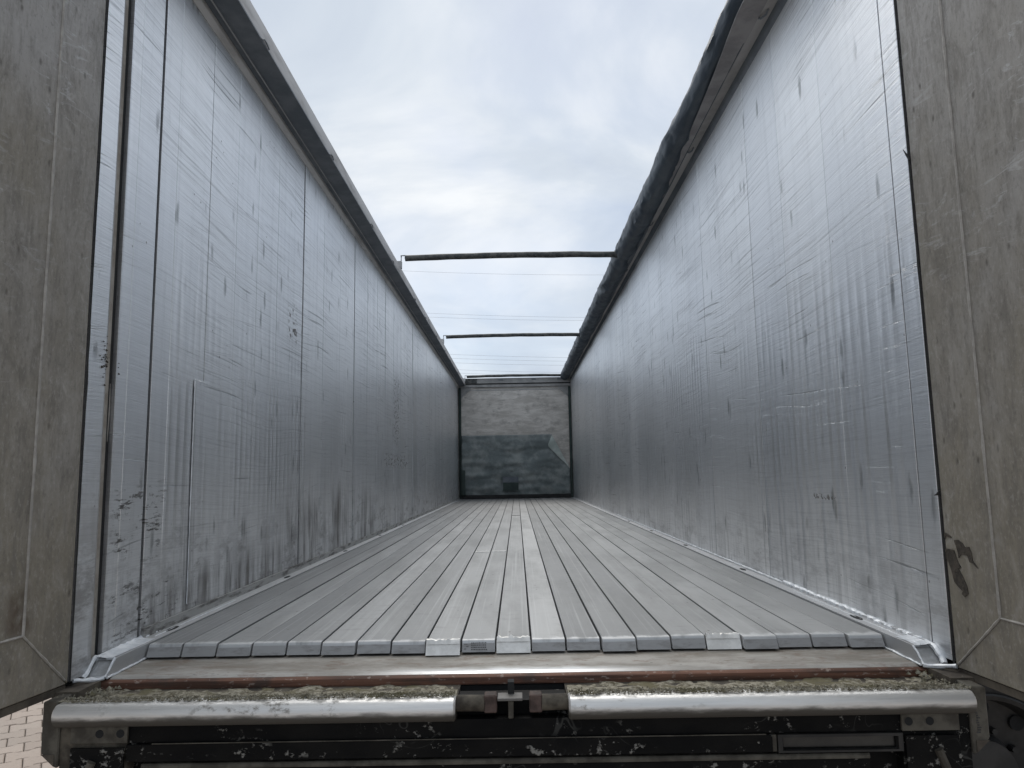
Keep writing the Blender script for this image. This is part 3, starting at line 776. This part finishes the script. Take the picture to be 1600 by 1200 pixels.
for z, l, a in ((1.46, .030, .9), (.455, .018, -.5)):
    MB().tube([(1.242, 2.112, z), (1.237, 2.118, z+.02*a), (1.232, 2.124, z+l*a*1.4)], [.0035, .003, .001], 6).obj('torn_rubber', M['rubber'], drr)
# black scuffs on the right door stile
def blob(outline, t=.0022):
    c = [PRf(u, z, t) for u, z in outline]; b2 = [PRf(u, z, .0002) for u, z in outline]
    return MB().prism(b2, c)
sc1 = [(-0.0, 0.292), (0.018, 0.293), (0.037, 0.291), (0.043, 0.275), (0.051, 0.257), (0.06, 0.247), (0.049, 0.241), (0.061, 0.226), (0.069, 0.213), (0.077, 0.196), (0.079, 0.178), (0.065, 0.167), (0.053, 0.174), (0.058, 0.182), (0.042, 0.191), (0.027, 0.203), (0.022, 0.223), (0.016, 0.241), (0.009, 0.257), (0.002, 0.26)]
sc2 = [(0.041, 0.319), (0.057, 0.322), (0.073, 0.315), (0.082, 0.304), (0.099, 0.306), (0.106, 0.291), (0.108, 0.271), (0.118, 0.261), (0.127, 0.252), (0.122, 0.253), (0.109, 0.263), (0.096, 0.265), (0.089, 0.282), (0.065, 0.282), (0.053, 0.271), (0.052, 0.287), (0.047, 0.303)]
sc3 = [(0.002, 0.337), (0.013, 0.336), (0.031, 0.328), (0.029, 0.324), (0.008, 0.329), (0.007, 0.319), (0.002, 0.323)]
for p in (sc1, sc2, sc3): blob(p).obj('scuff', M['scuff'], drr)
bpy.context.view_layer.update()

# ------------------------------------------------------------------ loose things on the trailer
# dirt on the ledge
mb = MB(); rr = random.Random(11)
def crumb(x, y, z, r):
    i = len(mb.v); a = rr.uniform(0, 6.28); k = [rr.uniform(.6, 1.2) for _ in range(6)]
    mb.v += [(x+r*k[0]*math.cos(a), y+r*k[0]*math.sin(a), z), (x+r*k[1]*math.cos(a+2.1), y+r*k[1]*math.sin(a+2.1), z),
             (x+r*k[2]*math.cos(a+4.2), y+r*k[2]*math.sin(a+4.2), z), (x+r*.3*(k[3]-.9), y, z+r*k[4])]
    mb.f += [(i, i+1, i+3), (i+1, i+2, i+3), (i+2, i, i+3), (i, i+2, i+1)]
for xa, xb in ((-1.21, -.155), (.15, 1.21)):
    rows = []
    n_ = 160
    for q in range(n_+1):
        x = xa+(xb-xa)*q/n_; row = []
        for k in range(9):
            t = k/8; yv = 2.012+.148*t
            hgt = .006*(1-abs(2*t-1.0))+.010*max(0, nz(x*16, yv*22, 2)+.15)+.006*max(0, nz(x*60, yv*60, 4))-.003
            row.append((x, yv, -.0745+max(-.003, hgt)))
        rows.append(row)
    mb.grid(rows)
    for q in range(5200):
        x = rr.uniform(xa, xb); t = min(1, max(0, rr.gauss(.16, .16))); yv = 1.988+.16*t
        dens = nz(x*5, 3, 1)+.3
        if rr.random() > .55+.6*dens: continue
        crumb(x, yv, (-.056 if yv < 2.02 else -.071)+rr.uniform(0, .004), rr.choice((.0022, .003, .0045))*rr.uniform(.6, 1.3))
for q in range(90):
    s = rr.choice((-1, 1)); crumb(s*rr.uniform(1.12, 1.23), rr.uniform(2.02, 2.16), -.066+rr.uniform(0, .01), rr.uniform(.004, .013))
mb.sm = False
d_ = mb.obj('dirt', M['dirt'])
tag(d_, 'crumbly beige dirt lying on the ledge behind the steel bumper tubes', 'dirt', kind='stuff')

# roof bows
def bow(yb, zl, zr, r, label):
    b = empty('roof_bow', (0, yb, ZF+zl), label, 'roof bow', 'bows across the open roof')
    pts = []; R_ = []
    for q in range(41):
        t = q/40; x = -1.045+2.085*t
        pts.append((x, yb, zl+(zr-zl)*t+.012*math.sin(math.pi*t)+.004*nz(x*4, yb, 2))); R_.append(r*(1+.08*nz(x*6, yb, 5)))
    MB().tube(pts, R_, 10).obj('tube', M['bow'], b)
    MB().tube([(-1.085, yb, zl-.045), (-1.085, yb, zl+r*.9), (-1.045, yb, zl+r*.9), (-1.045, yb, zl-.002)], .0075, 6).obj('end_hook', M['darkrail'], b)
    MB().box(-1.125, -1.078, yb-.025, yb+.02, zl-.105, zl-.032).obj('foot', M['lip'], b, bevel=.003)
    MB().tube([(1.035, yb, zr), (1.06, yb-.012, zr-.002), (1.115, yb-.012, zr+.004)], [r*1.25, r*1.4, r*1.1], 10).obj('end_clamp', M['bow'], b)
    return b
bow(6.90, 2.660, 2.660, .030, 'nearest roof bow, a dark round bar high above the middle of the floor')
bow(11.05, 2.665, 2.665, .028, 'second roof bow, between the nearest bar and the headboard')
bow(15.72, 2.668, 2.668, .030, 'farthest roof bow, lying just above the top of the headboard')

# rolled roof tarp on the right rail
N = 520; n_ = 26; rows = []
for q in range(N+1):
    y = 2.0+(Y1-.02-2.0)*q/N
    gr = min(1, max(0, (y-2.2)/3.6)); gr = gr*gr*(3-2*gr)
    r0 = .052+.028*gr
    for yb in (6.90, 11.05): r0 -= .013*math.exp(-((y-yb)/.10)**2)
    cx_ = 1.102+.010*nz(y*.9, 1, 1); cz_ = 2.700-.028*gr+.010*nz(y*.8, 8, 1)
    row = []
    for k in range(n_+1):
        t = 2*math.pi*k/n_
        tw = t+y*5.2
        fold = .10*max(0, math.sin(tw*1.0+2.2*nz(y*1.3, math.cos(t), math.sin(t))))**6+.05*max(0, math.sin(tw*2.0+1.9*y))**8+.09*nz(y*2.6, 1.4*math.cos(t+y*2), 1.4*math.sin(t+y*2))
        fold += .08*nz(y*7, 2.4*math.cos(t), 2.4*math.sin(t))-.10*max(0, 1-abs(nz(y*3.1, 1.6*math.cos(t)+y, 1.6*math.sin(t)-y))*9)
        sag = 1+.35*max(0, math.cos(t-rad(-70)))*gr
        r = r0*(1+fold)*sag
        row.append((cx_+r*math.cos(t), y, cz_+r*math.sin(t)))
    rows.append(row)
tp = MB().grid(rows).obj('rolled_tarp', M['tarp'])
tag(tp, 'dark blue green roof tarp rolled up along the top of the right wall', 'tarp')
rows = []
for q in range(261):                                         # free hem hanging below the roll
    y = 3.3+(Y1-.1-3.3)*q/260; gr = min(1, max(0, (y-3.6)/4.0))
    x0 = 1.150; d = (.006+.030*gr)*(1+.5*nz(y*1.7, 4, 4))
    a = Vector((1.112, y, 2.624+.004*nz(y*5, 1, 8))); bq = Vector((1.158, y, 2.606)); c3 = Vector((1.166+d*.9, y, 2.599-d*.1+.002*nz(y*9, 2, 2)))
    rows.append([tuple(a), tuple((a+bq)/2+Vector((0, 0, -.006))), tuple(bq), tuple(c3)])
MB().grid(rows).obj('hem', M['tarp'], tp)
rows = []
def lerp_tab(v, tab):
    for (a, p), (b, q) in zip(tab, tab[1:]):
        if v <= b: return p+(q-p)*max(0, (v-a)/(b-a))
    return tab[-1][1]
for q in range(90):                                          # pale lining strip that shows where the roll is thin
    y = 2.1+3.5*q/89
    xi = lerp_tab(y, [(2.1, 1.055), (3.15, 1.074), (3.6, 1.102), (4.1, 1.124), (4.9, 1.147), (5.6, 1.172)])+.004*nz(y*6, 2, 2)
    rows.append([(xi, y, 2.609), (xi-.001, y, 2.6035), ((xi+1.176)/2, y, 2.601-.002*nz(y*4, 7, 7)), (1.176, y, 2.600)])
MB().grid(rows).obj('lining_strip', M['lining'], tp)

# sweep tarp hanging in front of the headboard
nx, nzn = 70, 44; front = []; 
def ty(x, z): return Y1-.085-.035*math.sin(max(0, z)*2.0)*.6-.040*nz(x*2.2, z*3.5, 3)-.020*nz(x*5, z*11, 7)-.03*max(0, nz(x*1.1, z*7, 5))
def in_corner(x, z): return False
rows = []
for a in range(nzn+1):
    row = []
    for b in range(nx+1):
        z = .055+(1.372-.055)*a/nzn
        xr = 1.178 if z < .62 else 1.178-(z-.62)/(1.36-.62)*(1.178-.80)
        x = -1.180+(xr+1.180)*b/nx
        row.append((x, ty(x, z), z+.008*nz(x*2, 1, 1)*(a == nzn)))
    rows.append(row)
st = MB().grid(rows).obj('sweep_tarp', M['sweep'])
sm = st.modifiers.new('thickness', 'SOLIDIFY'); sm.thickness = .004
tag(st, 'dark grey green sheet hanging over the lower headboard with its corner folded', 'tarp')
fl = []
for a in range(15):
    row = []
    for b in range(13):
        t, u = a/14, b/12
        A = Vector((.80, 0, 1.36)); B = Vector((1.178, 0, .62)); C = Vector((.69, 0, 1.13))
        p = A.lerp(B, t); q2 = A.lerp(C, min(1, t*1.6)) if t < .625 else C.lerp(B, (t-.625)/.375)
        r_ = p.lerp(q2, u*.98); row.append((r_.x, ty(r_.x, r_.z)-.022-.03*math.sin(u*2.4)*math.sin(t*math.pi), r_.z))
    fl.append(row)
MB().grid(fl).obj('folded_corner', M['flap'], st, label='pale back of the folded tarp corner')
MB().box(-.285, .05, Y1-.165, Y1-.155, .345, .465).obj('window_slot', M['darkrail'], st)
MB().box(-.28, .05, Y1-.168, Y1-.155, .175, .338).obj('patch', M['green'], st)
MB().box(-1.182, 1.182, Y1-.15, Y1-.085, .012, .085).obj('bottom_lip', M['rubber'], st)
MB().box(-1.182, -1.10, Y1-.15, Y1-.11, .06, .62).obj('edge_strip', M['green'], st)

# wheel standing beside the trailer, behind the right door
wl = empty('truck_wheel', (1.86, 3.15, 0), 'black truck wheel with dark rim behind the open right door', 'wheel')
cw = (1.86, 3.15, -.69)
MB().lathe([(.30, -.13), (.33, -.15), (.46, -.155), (.53, -.13), (.553, -.08), (.556, .08), (.53, .13), (.46, .155), (.33, .15), (.30, .13)], cw, n=56).obj('tyre', M['rubber'], wl)
rm_ = MB().lathe([(.318, -.150), (.312, -.158), (.295, -.150), (.285, -.09), (.275, -.07), (.22, -.062), (.15, -.05), (.13, -.12), (0, -.122)], cw, n=56).obj('rim', M['rim'], wl)
for q in range(10):
    t = 2*math.pi*q/10+.2
    MB().lathe([(0, -.012), (.030, -.012), (.030, .01)], (cw[0]+.245*math.cos(t), cw[1]-.066, cw[2]+.245*math.sin(t)), n=14).obj('vent_hole', M['gap'], rm_)
    MB().lathe([(0, -.03), (.012, -.03), (.015, 0)], (cw[0]+.165*math.cos(t+.3), cw[1]-.053, cw[2]+.165*math.sin(t+.3)), n=6).obj('wheel_nut', M['rim'], rm_)

# power lines far beyond the headboard
low_names = iter(['uppermost wire of the low bundle just under the second roof bow', 'second wire from the top in the low bundle above the headboard',
                  'middle wire of the low bundle of five above the headboard', 'second lowest wire of the bundle, close above the farthest bow',
                  'lowest wire of all, closest to the top of the headboard'])
for za, zb, lab in ((20.7, 19.95, 'single thin power wire crossing the sky just below the nearest roof bow'),
                    (16.5, 15.6, 'upper wire of the pair crossing the sky above the second roof bow'),
                    (16.1, 15.3, 'lower wire of the pair crossing the sky above the second roof bow'),
                    (12.45, 11.55, None), (12.05, 11.2, None), (11.6, 10.8, None), (10.95, 10.05, None), (10.6, 9.75, None)):
    sl = (zb-za)/20; pts = []
    for q in range(49):
        x = -60+120*q/48; pts.append((x, 70, (za+zb)/2+sl*x+.0012*x*x))
    o = MB().tube(pts, .009, 6).obj('power_line', M['wire'])
    tag(o, lab or next(low_names), 'power line', 'power lines' if lab else 'low bundle of power lines')
